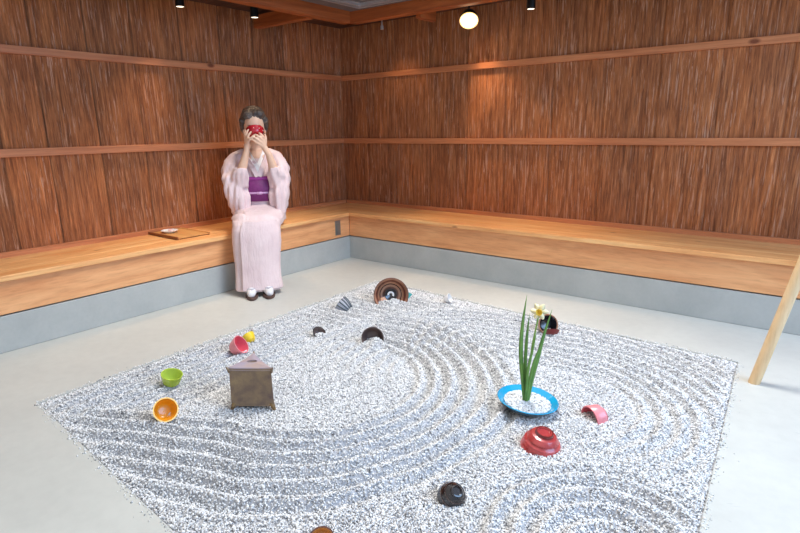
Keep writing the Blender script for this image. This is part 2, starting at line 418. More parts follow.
# timber frame, joists, soffit and metal skylight frame overhead
zb=1.85
f=empty('timber_beam',(.155,-2.0,zb),'brown timber beam overhead running parallel to the left bark wall','beam')
MB().box(.12-.155,.195-.155,-2.6,2.0-.045,0,.10).build('beam_timber',M['beamY'],f,bevel=.004)
f2=empty('timber_beam',(2,-.08,zb),'brown timber beam overhead running parallel to the right bark wall','beam')
MB().box(.12-2,2.3,-.04,.035,0,.10).build('beam_timber',M['beamX'],f2,bevel=.004)
jj=MB().box(-D+.01,.118,-.49,-.43,1.845,1.935)
tag(jj.build('ceiling_joist',M['beamX'],bevel=.003),'short timber joist from left bark wall to the beam above','joist')
jj=MB().box(.69,.73,.036,.24,1.845,1.935)
tag(jj.build('ceiling_joist',M['beamY'],bevel=.003),'short lamp-lit timber joist beside the glowing round lamp','joist')
for i,(a,b) in enumerate([(-2.05,-1.99),(-3.6,-3.54)]):
    tag(MB().box(-D+.01,.118,a,b,1.845,1.935).build('ceiling_joist',M['beamX'],bevel=.003),'timber joist over the left bench, '+('nearer the corner, outside the view' if i==0 else 'farther from the corner, outside the view'),'joist') if False else None
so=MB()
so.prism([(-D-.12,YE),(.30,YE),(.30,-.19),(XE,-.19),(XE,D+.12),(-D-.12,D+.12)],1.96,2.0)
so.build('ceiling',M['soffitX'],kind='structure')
mf=empty('skylight_frame',(.2,-.12,1.9),'grey metal skylight frame edge above the timber beams','skylight frame')
def Lshape(a,b,z0,z1,y1=-3.6,x1=3.6):   # L shaped bar following the two beams
    return MB().prism([(a-.2,y1+.12),(b-.2,y1+.12),(b-.2,-(b-.2)+.04+.12-.08),(x1-.2,-(b-.2)+.04+.12-.08),(x1-.2,-(a-.2)+.04+.12-.08),(a-.2,-(a-.2)+.04+.12-.08)],z0,z1)
Lshape(.205,.62,.03,.058).build('flashing',M['greymetal'],mf)
Lshape(.36,.375,.016,.03).build('bead',M['palemetal'],mf)
Lshape(.43,.45,.010,.03).build('bead',M['palemetal'],mf)
Lshape(.60,.66,.0,.058).build('inner_bar',M['palemetal'],mf)

# downlights
def downlight(loc, label, em, r=.028, h=.075, power=0, aim=None, size=.9, drop=.0, blend=1.0):
    e=empty('downlight',loc,label,'lamp')
    b=MB().lathe([(0,.0),(r*.86,.0),(r*.86,-.004),(r,-.004),(r,h),(r*.5,h+.006),(0,h+.006)],28); b.build('housing',M['blackmetal'],e,smooth=False)
    MB().lathe([(0,-.003),(r*.84,-.003),(r*.84,-.0005),(0,-.0005)],28).build('lamp_disc',em,e)
    MB().cone((0,0,h),(0,0,1.96-loc[2]),.006,.006).build('stem',M['blackmetal'],e)
    if power:
        l=bpy.data.lights.new('spot','SPOT'); l.energy=power; l.color=(1,.70,.42); l.spot_size=size; l.spot_blend=blend; l.shadow_soft_size=.03
        lo=bpy.data.objects.new('spot',l); col.objects.link(lo)
        lo.location=(loc[0],loc[1],loc[2]-.012); d=Vector(aim)-Vector(lo.location); lo.rotation_euler=d.to_track_quat('-Z','Y').to_euler()
    return e
downlight((-.20,-.69,1.865),'small black downlight beside the joist above the seated woman',M['lamp_dim'],power=26,aim=(-.24,-.78,.4),size=1.05)
downlight((-.29,-1.215,1.87),'small black downlight at the top edge above the left bench',M['lamp_dim'],power=36,aim=(-.20,-1.75,.4),size=1.15)
downlight((1.50,.20,1.83),'black cylinder downlight above the right bench, right of the bright lamp',M['lamp_dim'],power=16,aim=(1.9,.22,.4),size=1.1)
# the bright round lamp: a tilted spot head on a bracket
lp=Vector((.955,.33,1.842))
e=empty('overhead_fitting',lp,'bright glowing round lamp under the timber beam by the right wall','lamp')
ax=(Vector((3.198,-3.413,1.08))-lp); ax=(ax.normalized()+Vector((0,0,-.85))).normalized()
Rt=ax.to_track_quat('Z','Y').to_matrix().to_4x4()
MB().lathe([(0,0),(.058,0),(.058,.004),(.068,.006),(.068,-.02),(.05,-.06),(.02,-.075),(0,-.075)],36,M=Rt).build('housing',M['blackmetal'],e)
MB().lathe([(0,.0045),(.057,.0045),(.057,.0015),(0,.0015)],36,M=Rt).build('lamp_disc',M['lamp_hot'],e)
MB().cone(-ax*.05,(0,0,.115),.007,.007).build('bracket',M['blackmetal'],e)
MB().lathe([(.0585,.0062),(.0585,.010),(.068,.010),(.068,.0062)],36,M=Rt).build('glow_ring',M['lamp_rim'],e)  # emissive ring imitates the warm glow around the lamp disc
def spot(loc,aim,power,size,color=(1,.68,.40),soft=.03):
    l=bpy.data.lights.new('lamp_light','SPOT'); l.energy=power; l.color=color; l.spot_size=size; l.spot_blend=.8; l.shadow_soft_size=soft
    lo=bpy.data.objects.new('lamp_light',l); col.objects.link(lo); lo.location=loc
    lo.rotation_euler=(Vector(aim)-Vector(loc)).to_track_quat('-Z','Y').to_euler()
spot(lp+ax*.02,(1.25,.2,.4),34,1.35)
spot((.243,.197,1.835),(.25,.40,1.2),4,1.5)
hk=MB(); hk.tube([(.24,.20,1.96),(.24,.20,1.88),(.243,.197,1.865)],.006); hk.cone((.243,.197,1.868),(.243,.197,1.84),.011,.013)  # hook shaped into a small spotlight to house the orange wash light
tag(hk.build('overhead_fitting',M['palemetal']),'tiny metal hook above the room corner, shaped as a lamp for the wall wash','lamp')

# ------------------------------------------------------------------ gravel bed
def segd(X,Y,a,b):
    ax_,ay=a; bx,by=b; dx,dy=bx-ax_,by-ay; L=dx*dx+dy*dy
    t=np.clip(((X-ax_)*dx+(Y-ay)*dy)/L,0,1) if L>0 else np.zeros_like(X)
    return np.hypot(X-ax_-t*dx,Y-ay-t*dy)
def ridge(ph):   # 0..1 sharp-ish crest, broad trough
    return (.5+.5*np.cos(2*PI*ph))**1.3-.45
def win(d,a,b,s=.03):
    return 1/(1+np.exp(-(d-a)/s*2.2))*1/(1+np.exp((d-b)/s*2.2))
def height(X,Y):
    wob=.012*np.sin(X*5.1+Y*2.3)+.008*np.sin(X*2.7-Y*6.1+1)+.004*np.sin(X*17+Y*13)
    dA=segd(X,Y,(-.2,-2.62),(1.5,-1.85))+wob
    dC=segd(X,Y,(2.02,-1.42),(2.42,-1.42))+wob
    dB=segd(X,Y,(2.86,-2.12),(2.86,-2.121))+wob*.6
    side=((X-1.0)*.447-(Y+2.1)*.894)   # >0 towards the camera side of A
    right=(X-1.5)*.894+(Y+1.85)*.447
    sA=1/(1+np.exp(-(np.maximum(side,right)-.1)/.03))/(1+np.exp(-(X-.95)/.06))
    wA=win(dA,.44,.90)*sA
    wB=win(dB,.05,.36)
    gC=1/(1+np.exp(-(Y+1.62)/.05))
    wC=win(dC,.30,.92)*gC*(1-np.clip(wA*1.2*(dA<dC+.13),0,1))
    xl=X+.06*(Y+2.3)+wob*.8
    wD=win(xl,.76,1.24)*1/(1+np.exp(-(Y+2.72)/.04))*1/(1+np.exp((Y+1.45)/.12))*(1-wA)
    yl=Y+wob
    wE=win(X,.8,1.5,.08)*win(yl,-1.35,-.62)*(1-wC)*(1-wA)
    h=wA*ridge((dA-.46)/.076)*.023+wB*(1-wA)*ridge((dB-.09)/.072)*.017+wC*(1-wB)*ridge((dC-.33)/.068)*.013+wD*ridge((xl-.82)/.075)*.019+wE*ridge(yl/.07)*.014
    edge=np.full_like(X,9.)
    for i in range(4):
        a=QB[i]; b=QB[(i+1)%4]; L=math.hypot(b[0]-a[0],b[1]-a[1])
        edge=np.minimum(edge,((b[0]-a[0])*(Y-a[1])-(b[1]-a[1])*(X-a[0]))/L)
    h=h*1.42
    for px_,py_,r_,hh in ((1.462,-1.412,.042,.036),(1.10,-.815,.05,.022),(1.12,-1.475,.03,.014)):
        h=h+hh*np.exp(-((X-px_)**2+(Y-py_)**2)/r_**2)
    return h*np.clip(edge/.06,0,1)-.004*np.clip(1-edge/.02,0,1)
nx,ny=330,320
def quad(s_,t_):
    q0,q1,q2,q3=[np.array(q_) for q_ in QB]; s_=s_[...,None]; t_=t_[...,None]
    r_=q0*(1-s_)*(1-t_)+q1*s_*(1-t_)+q2*s_*t_+q3*(1-s_)*t_; return r_[...,0],r_[...,1]
XX,YY=quad(*np.meshgrid(np.linspace(0,1,nx),np.linspace(0,1,ny),indexing='ij')); HH=height(XX,YY)-.006
V=np.stack([XX,YY,HH],-1).reshape(-1,3)
I=(np.arange(nx-1)[:,None]*ny+np.arange(ny-1)[None,:]).ravel(); Fq=np.stack([I,I+ny,I+ny+1,I+1],1)
# stones as irregular octahedra
NS=290000
sx,sy=quad(rng.uniform(.0018,.9982,NS),rng.uniform(.0018,.9982,NS))
size=rng.lognormal(math.log(.0031),.28,NS); size=np.clip(size,.0018,.0060)
octv=np.array([(1,0,0),(0,1,0),(-1,0,0),(0,-1,0),(0,0,1),(0,0,-1)],float)
octf=np.array([(0,1,4),(1,2,4),(2,3,4),(3,0,4),(1,0,5),(2,1,5),(3,2,5),(0,3,5)])
q=rng.normal(size=(NS,4)); q/=np.linalg.norm(q,axis=1)[:,None]
w_,x_,y_,z_=q.T
Rm=np.stack([1-2*(y_*y_+z_*z_),2*(x_*y_-z_*w_),2*(x_*z_+y_*w_),2*(x_*y_+z_*w_),1-2*(x_*x_+z_*z_),2*(y_*z_-x_*w_),2*(x_*z_-y_*w_),2*(y_*z_+x_*w_),1-2*(x_*x_+y_*y_)],1).reshape(-1,3,3)
P=octv[None]*(size[:,None,None]*rng.uniform(.6,1.35,(NS,1,3)))*rng.uniform(.8,1.2,(NS,6,1))
P=np.einsum('nij,nkj->nki',Rm,P)
cz=height(sx,sy)-.004+rng.uniform(0,.0045,NS)
P+=np.stack([sx,sy,cz],1)[:,None,:]
ns=2600; ei=rng.choice(4,ns,p=[.2,.15,.3,.35]); qa=np.array(QB)[ei]; qb=np.array(QB)[(ei+1)%4]; tt=rng.uniform(0,1,ns)[:,None]; dd=qb-qa
on_=np.stack([dd[:,1],-dd[:,0]],1)/np.linalg.norm(dd,axis=1)[:,None]; po=qa+dd*tt+on_*(.002+rng.exponential(.007,ns))[:,None]
P[:ns]+=(np.stack([po[:,0],po[:,1],np.full(ns,.0022)],1)-np.stack([sx,sy,cz],1)[:ns])[:,None,:]; P[:ns]=np.stack([po[:,0],po[:,1],np.full(ns,.0018)],1)[:,None,:]+(P[:ns]-P[:ns].mean(1,keepdims=True))*.8
def fastmesh(name,V,loops,counts,midx=None):
    me=bpy.data.meshes.new(name); me.vertices.add(len(V)); me.vertices.foreach_set('co',V.astype('f').ravel())
    me.loops.add(len(loops)); me.loops.foreach_set('vertex_index',loops.astype('i'))
    me.polygons.add(len(counts)); st=np.concatenate([[0],np.cumsum(counts)[:-1]]); me.polygons.foreach_set('loop_start',st.astype('i'))
    if midx is not None: me.polygons.foreach_set('material_index',midx.astype('i'))
    me.update(calc_edges=True); me.validate(); return me
def stones(P,base=None):
    n=len(P); Vs=P.reshape(-1,3); Fs=(octf[None]+6*np.arange(n)[:,None,None]).reshape(-1,3)
    return Vs,Fs
Vs,Fs=stones(P); nb0=len(V)
loops=np.concatenate([Fq.ravel(),(Fs+nb0).ravel()]); counts=np.concatenate([np.full(len(Fq),4),np.full(len(Fs),3)])
me=fastmesh('gravel',np.concatenate([V,Vs]),loops,counts,np.concatenate([np.zeros(len(Fq)),np.ones(len(Fs))]))
go=link('gravel',me,None,[M['sand'],M['stone']]); tag(go,'raked white and grey gravel bed with curving ridges set in the concrete floor','gravel',kind='stuff')

# ------------------------------------------------------------------ bowls and shards
CAM=Vector((3.1982,-3.4134,1.08))
def toward(p, off=0, elev=20):     # a direction in the room: from p towards the doorway side, swung by off degrees
    d=CAM-Vector((p[0],p[1],0)); a=math.atan2(d.y,d.x)+math.radians(off); e=math.radians(elev)
    return Vector((math.cos(a)*math.cos(e),math.sin(a)*math.cos(e),math.sin(e)))
def profile(R,h,t=.004,foot=.4,curve=.5,mo=0,mi=1,steps=8,bands=None):
    pr=[(0,h*.05,mo),(R*foot*.82,h*.05,mo),(R*foot*.84,0,mo),(R*foot,0,mo),(R*foot,h*.08,mo)]
    for k in range(1,steps+1):
        s=k/steps; r=R*foot+(R-R*foot)*s**curve; z=h*.08+h*.92*s**(1.25)
        pr.append((r,z,mo))
    inner=[]
    for k in range(steps,0,-1):
        s=k/steps; r=R*foot+(R-R*foot)*s**curve-t; z=h*.08+h*.92*s**(1.25)+(t*.4 if k<steps else 0)
        inner.append((max(r,.001),z,mi if bands is None else bands(s)))
    inner.append((R*foot*.6,h*.08+t,mi)); inner.append((0,h*.07+t,mi))
    return pr+inner
def place(o, xy, axis, sink=0.004, spin=0, centre=None, zfix=None):
    # stand a bowl-like object so that its local +Z points along axis and its lowest point is 'sink' under the gravel surface
    R=Vector(axis).to_track_quat('Z','Y').to_matrix() @ Matrix.Rotation(spin,3,'Z')
    c=R@Vector((0,0,centre or 0))
    zs=[(R@v.co).z for v in o.data.vertices]
    o.matrix_world=Matrix.Translation((xy[0]-c.x,xy[1]-c.y,-min(zs)-sink))@R.to_4x4()
def bowl(name,label,R,h,mats,xy,axis,sink=.004,cat='bowl',**kw):
    spin=kw.pop('spin',0); arc=kw.pop('arc',None); segs=kw.pop('segs',56); jag=kw.pop('jag',0)
    pr=profile(R,h,**kw)
    mb=MB()
    if arc: mb.lathe(pr,segs,a0=arc[0],a1=arc[1])
    else: mb.lathe(pr,segs)
    o=mb.build(name,mats); auto_smooth(o,50); place(o,xy,axis,sink,spin,h/2)
    tag(o,label,cat); return o
P_=(1.29,-2.455)
o=bowl('tea_bowl','orange ceramic bowl tipped on its side, its hollow facing out, on the gravel',.047,.054,[M['orange_out'],M['orange_in']],P_,toward(P_,14,30),foot=.42,t=.005,sink=-.001)
P_=(1.04,-2.28)
o=bowl('tea_bowl','lime green ceramic bowl standing slightly tilted on the gravel',.045,.056,[M['green'],M['green_in']],P_,toward(P_,35,74),foot=.5,curve=.42)
P_=(.975,-1.89)
o=bowl('tea_bowl','pink ceramic bowl lying tilted on the gravel behind the clay box',.049,.062,[M['pink'],M['pink_in']],P_,toward(P_,62,34),foot=.42)
P_=(.915,-1.765)
o=bowl('tea_bowl','small yellow ceramic bowl leaning behind the pink bowl',.034,.045,[M['yellow'],M['yellow']],P_,toward(P_,-150,35),foot=.4,sink=.002)
# small dark cup half sunk
P_=(1.122,-1.475)
o=bowl('sake_cup','tiny dark brown cup half sunk in gravel left of the umber arch',.037,.036,[M['inkglaze'],M['umber']],P_,toward(P_,35,48),foot=.4,sink=.018)
# umber half bowl standing as an arch
P_=(1.436,-1.385)
o=bowl('tea_bowl','umber brown bowl standing on edge half buried, gravel spilling into it',.058,.05,[M['umber'],M['umber']],P_,toward(P_,-6,16),foot=.35,sink=.020,bands=lambda s:0 if s>.5 else 1)
o.data.materials.clear(); [o.data.materials.append(m_) for m_ in (M['umber'],M['grayglaze'])]
# big brown bowl standing on edge with rings
P_=(1.075,-.785)
def bb(s): return [2,2,3,0,2,2,1,2,0,1][min(9,int((1-s)*9))]
o=bowl('serving_bowl','large brown banded bowl standing on edge at the back of the gravel',.112,.07,[M['brown'],M['inkglaze'],M['brown2'],M['darkred'],M['darkred']],P_,toward(P_,4,12),foot=.34,sink=.055,steps=14,t=.006,bands=bb)
b2=MB().lathe([(.0,.012),(.034,.012),(.040,.02),(.040,.028),(.034,.024),(0,.018)],40); 
q_=b2.build('inner_ring',M['inkglaze'],o); auto_smooth(q_,40)
b2=MB().lathe([(.010,.020),(.018,.024),(.022,.032),(.017,.034),(.010,.028)],32,a0=-.5,a1=3.2)
q_=b2.build('inner_crescent',M['white'],o); auto_smooth(q_,40); q_['label']='white crescent at the bottom of the bowl'  # white crescent laid inside the bowl near its base
b2=MB()
b2.lathe([(.040,.018),(.072,.034),(.070,.040),(.040,.028)],16,a0=math.radians(195),a1=math.radians(250))
q_=b2.build('amber_patch',M['amber'],o); q_['label']='amber glazed patch'
# teal shard behind it
P_=(1.16,-.70)
o=bowl('ceramic_shard','tiny teal shard peeking out right of the big brown bowl',.045,.04,[M['teal'],M['teal']],P_,toward(P_,75,45),arc=(.2,1.5),foot=.3,sink=.002,segs=14,cat='shard')
# ribbed grey fragment
P_=(.93,-1.055)
pr=[(0,.0),(.02,.0),(.030,.012),(.044,.034),(.056,.062),(.060,.085),(.056,.085),(.051,.062),(.039,.034),(.024,.016),(0,.006)]
mb=MB()
o_=MB().lathe(pr,44,a0=0,a1=PI*1.02).build('ceramic_shard',[M['grayglaze']]); auto_smooth(o_,50)
Rg=Matrix.Rotation(0,3,'Z')
axv=toward(P_,-118,28)     # hollow side down, mouth to the left back
zq=axv; xq=Vector((0,0,1)); yq=zq.cross(xq).normalized(); xq=yq.cross(zq).normalized()
# local +Y is the middle of the half shell: send it upwards
Rl=Matrix((yq,xq,zq)).transposed()
if Rl.determinant()<0: Rl=Matrix((-yq,xq,zq)).transposed()
zs=[(Rl@v.co).z for v in o_.data.vertices]
cen=Rl@Vector((0,.02,.05))
o_.matrix_world=Matrix.Translation((P_[0]-cen.x,P_[1]-cen.y,-min(zs)-.022))@Rl.to_4x4()
tag(o_,'grey striped half bowl shard lying hollow side down at the back of the gravel','shard')
rb=MB()
for k in range(7):
    a=PI*(.12+.76*k/6)
    rb.tube([((r_+.001)*math.cos(a),(r_+.001)*math.sin(a),z_) for r_,z_ in pr[2:6]],.0042,seg=8)
q_=rb.build('stripe',M['slate'],o_,smooth=True); q_['label']='dark slate stripes along the shard'
# white cup
P_=(1.385,-.60)
bowl('sake_cup','tiny white cup lying on its side at the back edge of the gravel',.030,.040,[M['white'],M['white']],P_,toward(P_,70,25),foot=.5,sink=-.004)
# dark brown bowl behind the daffodil
P_=(2.085,-.70)
o=bowl('tea_bowl','dark brown bowl lying on its side behind the daffodil flower',.056,.066,[M['brown'],M['inkglaze']],P_,toward(P_,28,22),foot=.4,sink=.010,t=.005)
q_=MB().lathe([(.0575,.066),(.0535,.07),(.0500,.066),(.0535,.062)],40).build('rim',M['brown2'],o); auto_smooth(q_,60)
P2=(2.135,-.735)
bowl('ceramic_shard','small dark red shard lying against the dark brown bowl',.045,.03,[M['darkred'],M['redglaze']],P2,toward(P2,-170,62),arc=(0,2.6),foot=.4,sink=.004,segs=20,cat='shard')
# upturned stepped red bowl
P_=(2.525,-1.765)
pr=[(0,.086),(.022,.086),(.024,.092),(.030,.092),(.031,.082),(.044,.078),(.054,.066),(.056,.060),(.053,.057),(.064,.048),(.069,.034),(.066,.030),(.072,.020),(.074,.0),(.069,.0),(.066,.018),(.060,.034),(.048,.056),(.030,.072),(0,.076)]
pr=[(r*.97,z*.86) for r,z in pr]; mb=MB(); mb.lathe([(r,z,0) for r,z in pr],64)
o=mb.build('tea_bowl',[M['redglaze']]); auto_smooth(o,28)
ax2=(Vector((0,0,1))+toward(P_,60,0)*.20).normalized(); place(o,P_,ax2,.034)
tag(o,'brick red stepped bowl turned upside down in front of the turquoise dish','bowl')
q_=MB().tube([(math.cos(a)*r,math.sin(a)*r,z) for a,r,z in [(-.25,.034,.071),(-.2,.045,.0675),(-.1,.0555,.0565),(.0,.058,.0505),(.1,.0655,.042)]],.0025,seg=6).build('crack',M['black'],o); q_['label']='dark crack down one side'
q_=MB().lathe([(.0235,.0742),(.026,.0805),(.030,.0805),(.0318,.0725)],40).build('foot_ring',M['darkred'],o); auto_smooth(q_,60)
# pink arched shard
P_=(2.635,-1.425)
prs=[(.022,.0),(.036,.008),(.044,.022),(.049,.066),(.045,.066),(.040,.024),(.032,.012),(.020,.006)]
o=MB().lathe(prs,30,a0=math.radians(0),a1=math.radians(195)).build('ceramic_shard',[M['pink_in']]); auto_smooth(o,50)
zq=toward(P_,-48,-4); xq=Vector((0,0,1)); yq=zq.cross(xq).normalized(); xq=yq.cross(zq).normalized()
Rl=Matrix((yq,xq,zq)).transposed()
if Rl.determinant()<0: Rl=Matrix((-yq,xq,zq)).transposed()
o.matrix_world=Matrix.Translation((P_[0],P_[1],-.001))@Rl.to_4x4()
tag(o,'rose pink arched shard on the gravel right of the turquoise dish','shard')
q_=MB().lathe([(.0435,.020),(.0490,.0665),(.0515,.064),(.0465,.020)],30,a0=.05,a1=math.radians(190)).build('pale_band',M['pink'],o); auto_smooth(q_,60); q_['label']='paler pink outer glaze'
# black striped bowl half buried in the foreground
P_=(2.425,-2.19)
prs=[(0,.050),(.012,.050),(.014,.054),(.018,.053),(.019,.047),(.030,.040),(.038,.026),(.042,.0),(.038,.0),(.034,.024),(.026,.036),(0,.044)]
o=MB().lathe(prs,48).build('tea_bowl',[M['inkglaze']]); auto_smooth(o,40)
place(o,P_,(Vector((0,0,1))*.8+toward(P_,40,0)*.6),.027)
tag(o,'small black bowl with pale stripes half buried near the front of the gravel','bowl')
for k,(r,z) in enumerate([(.0315,.0395),(.0395,.0235)]):
    q_=MB().lathe([(r,z),(r+.0012,z-.0016),(r+.0008,z-.0048),(r-.001,z-.004)],48).build('glaze_stripe',M['umber'],o); q_['label']='thin grey stripe'
# brown bowl at the very front
P_=(2.262,-2.566)
bowl('tea_bowl','brown rimmed bowl at the bottom edge, only its rim in view',.036,.04,[M['brown'],M['amber']],P_,toward(P_,0,35),foot=.42,sink=.006)

# ------------------------------------------------------------------ triangular clay box
e=empty('clay_box',(1.497,-2.203,0),'three sided brown clay box with a holed lilac top, standing on the gravel','clay box')
A=Vector((1.434,-2.254)); B=Vector((1.576,-2.154)); 
mid=(A+B)/2; ab=(B-A).normalized(); nrm=Vector((-ab.y,ab.x)); Cc=mid+nrm*.150-ab*.030
tri=[Vector((p.x-1.497,p.y+2.203)) for p in (A,B,Cc)]
cen2=sum(tri,Vector((0,0)))/3
def tris(scale,z,bulge=0,n=10):
    out=[]
    for i in range(3):
        a=tri[i]; b=tri[(i+1)%3]; nn=Vector(((b-a).y,-(b-a).x)).normalized()
        for k in range(n):
            t=k/n; p=a.lerp(b,t); p=cen2+(p-cen2)*scale - nn*bulge*math.sin(PI*t)
            out.append((p.x,p.y,z+ .0035*abs(2*t-1)**3))
    return out
body=MB(); body.loft([tris(1.03,.014,.002),tris(1.0,.022,.003),tris(.985,.09,.003),tris(.97,.15,.004),tris(.985,.168,.003),tris(1.0,.174,.003)]); 
ob=body.build('body',M['bronze'],e,bevel=.0015); auto_smooth(ob,35)
lid=MB()
# top slab with a slot: ring of quads between the triangle outline and an oval hole
outer=tris(.985,.178,.003); n=len(outer); hc=cen2+Vector((nrm.x,nrm.y))*.012
rim=[]
for (x,y,z) in outer:
    a=math.atan2(y-hc.y,x-hc.x); dx=math.cos(a); dy=math.sin(a)
    u=dx*ab.x+dy*ab.y; w=-dx*ab.y+dy*ab.x; L=1/math.sqrt((u/.022)**2+(w/.013)**2)
    rim.append((hc.x+dx*L,hc.y+dy*L))
secs=[[(x,y,z-.012) for x,y,z in outer],outer,[(x,y,.181) for x,y in rim],[(x,y,.160) for x,y in rim]]
lid.loft(secs,cap=False); ol=lid.build('top_plate',M['bronzetop'],e); auto_smooth(ol,35); ol['label']='lilac grey glazed top with a dark oval hole'
MB().lathe([(0,.0),(.026,.0),(.026,.002),(0,.002)],24,M=Matrix.Translation((hc.x,hc.y,.158))).build('hole_shade_disc',M['black'],e)  # black disc standing in for the shade inside the hole
for t in tri:
    d=(t-cen2).normalized()*.004
    MB().limb([((t.x-d.x*3,t.y-d.y*3,.022),.010),((t.x-d.x*.8,t.y-d.y*.8,.005),.0075)]).build('foot',M['ochre'],e,smooth=True)
    MB().limb([((t.x-d.x,t.y-d.y,.162),.006),((t.x+d.x*1.2,t.y+d.y*1.2,.181),.0035)]).build('horn',M['bronze'],e,smooth=True)

# ------------------------------------------------------------------ turquoise dish, its gravel, daffodil
dc=(2.375,-1.555); R_=.117
dax=(Vector((0,0,1))+Vector((.7913,.6113,0))*.10+toward(dc,0,0)*.02).normalized()
o=MB().lathe([(0,.004,1),(.055,.004,1),(.056,0,1),(.062,0,1),(.064,.006,1),(.092,.014,1),(.110,.028,1),(R_,.038,0),(R_+.002,.040,0),(R_-.001,.042,0),(.100,.030,0),(.085,.018,0),(.055,.010,0),(0,.008,0)],72).build('flower_dish',[M['turq'],M['darkteal']])
auto_smooth(o,50); place(o,dc,dax,.003); tag(o,'round turquoise glazed dish holding gravel and the daffodil','dish')
DM=o.matrix_world.copy()
n2=3200; rr=.090*np.sqrt(rng.uniform(0,1,n2)); aa=rng.uniform(0,2*PI,n2)
hz=.026+.006*(1-(rr/.09)**2)+rng.uniform(-.002,.002,n2)
P2=octv[None]*(rng.uniform(.0022,.0050,n2)[:,None,None]*rng.uniform(.6,1.3,(n2,6,1)))
q=rng.normal(size=(n2,3,3)); q,_r=np.linalg.qr(q); P2=np.einsum('nij,nkj->nki',q,P2)+np.stack([rr*np.cos(aa),rr*np.sin(aa),hz],1)[:,None,:]
Vs,Fs=stones(P2)
# heap surface under the stones
hv=[(0,0,.029)]+[(r*math.cos(a),r*math.sin(a),.0235+.006*(1-(r/.09)**2)) for r in (.03,.06,.091) for a in np.linspace(0,2*PI,32,endpoint=False)]
hf=[(0,1+i,1+(i+1)%32) for i in range(32)]+[(1+k*32+i,1+(k+1)*32+i,1+(k+1)*32+(i+1)%32,1+k*32+(i+1)%32) for k in range(2) for i in range(32)]
hv=np.array(hv); cnt=np.array([len(f_) for f_ in hf]); lp_=np.array([i for f_ in hf for i in f_])
me=fastmesh('dish_gravel',np.concatenate([hv,Vs]),np.concatenate([lp_,(Fs+len(hv)).ravel()]),np.concatenate([cnt,np.full(len(Fs),3)]),np.concatenate([np.zeros(len(hf)),np.ones(len(Fs))]))
g2=link('dish_gravel',me,None,[M['sand'],M['stone']]); g2.matrix_world=DM; tag(g2,'fine grey gravel heaped inside the turquoise dish','gravel',kind='stuff')
e=empty('daffodil',(2.375,-1.56,.032),'daffodil with long green leaves and one pale flower growing from the turquoise dish','flower')
rt=Vector((.7913,.6113,0)); fw=Vector((-.61,.79,0))
def leaf(pts,w0):
    P3=[rt*a+fw*b+Vector((0,0,c)) for a,b,c in pts]; n=14; mb=MB(); secs=[]
    for i in range(n+1):
        t=i/n*(len(P3)-1); k=min(int(t),len(P3)-2); u=t-k
        p0=P3[max(k-1,0)];p1=P3[k];p2=P3[k+1];p3=P3[min(k+2,len(P3)-1)]
        p=.5*((2*p1)+(p2-p0)*u+(2*p0-5*p1+4*p2-p3)*u*u+(3*p1-p0-3*p2+p3)*u**3)
        s=i/n; w=w0*(.65+.5*math.sin(PI*min(1,s*1.1))) * (1-max(0,(s-.7)/.3)**1.8*.93); th=.0012
        secs.append([tuple(p+rt*w-fw*.002),tuple(p+fw*th),tuple(p-rt*w-fw*.002),tuple(p-fw*th-fw*.001)])
    mb.loft(secs); return mb
leaf([(-.008,0,-.01),(-.016,0,.08),(-.027,.01,.2),(-.026,.01,.31),(-.012,.015,.435)],.0074).build('leaf',M['leaf'],e,smooth=True)
leaf([(-.004,.005,-.01),(-.006,.01,.09),(-.006,.02,.18),(-.004,.02,.27),(.002,.02,.36)],.006).build('leaf',M['leaf'],e,smooth=True)
leaf([(.006,0,-.01),(.016,-.005,.09),(.034,-.01,.19),(.052,-.01,.28),(.078,-.012,.385)],.0072).build('leaf',M['leaf'],e,smooth=True)
leaf([(.0,-.006,-.01),(.006,-.01,.08),(.018,-.01,.16),(.034,-.015,.22),(.05,-.02,.27)],.0055).build('leaf',M['leaf'],e,smooth=True)
leaf([(-.004,-.004,-.01),(-.004,-.01,.07),(.0,-.01,.15),(.012,-.015,.23),(.022,-.02,.30)],.0052).build('leaf',M['leaf'],e,smooth=True)
st=[(.002,.002,0),(.004,.004,.12),(.016,.006,.24),(.034,.006,.355),(.036,.0,.372),(.033,-.012,.378)]
MB().tube([rt*a+fw*b+Vector((0,0,c)) for a,b,c in st],[.0042,.004,.0036,.003,.0028,.0035]).build('stem',M['stem'],e,smooth=True)
fc=rt*.030-fw*.016+Vector((0,0,.378)); fd=(-fw*.8-rt*.25+Vector((0,0,.12))).normalized()
Rf=Matrix.Translation(fc)@fd.to_track_quat('Z','Y').to_matrix().to_4x4()
for k in range(6):
    a=2*PI*k/6; Mp=Rf@Matrix.Rotation(a,4,'Z'); mb=MB(); secs=[]
    for i in range(9):
        s=i/8; w=.0105*math.sin(PI*(s*.86+.10))**.8; x=.003+.030*s; z=.004*math.sin(s*2.6)-.003*s+(.003 if k%2 else 0)
        secs.append([(x,w,z-.0015),(x,0,z+.0008),(x,-w,z-.0015),(x,0,z-.0004)])
    mb.loft(secs,M=Mp).build('petal',M['petal'],e,smooth=True)
q_=MB().lathe([(0,.002),(.004,.002),(.007,.008),(.009,.016),(.0125,.021),(.0115,.0215),(.008,.016),(.006,.009),(0,.005)],28,M=Rf).build('corona',M['corona'],e,smooth=True)

# ------------------------------------------------------------------ pole
dirp=(rt*.215+Vector((0,0,.93))+toward((3.07,-.77),0,0)*.08).normalized()
mb=MB(); base=Vector((3.062,-.772,0)); Lp=1.25; dq=dirp.to_track_quat('Z','Y').to_matrix().to_4x4()
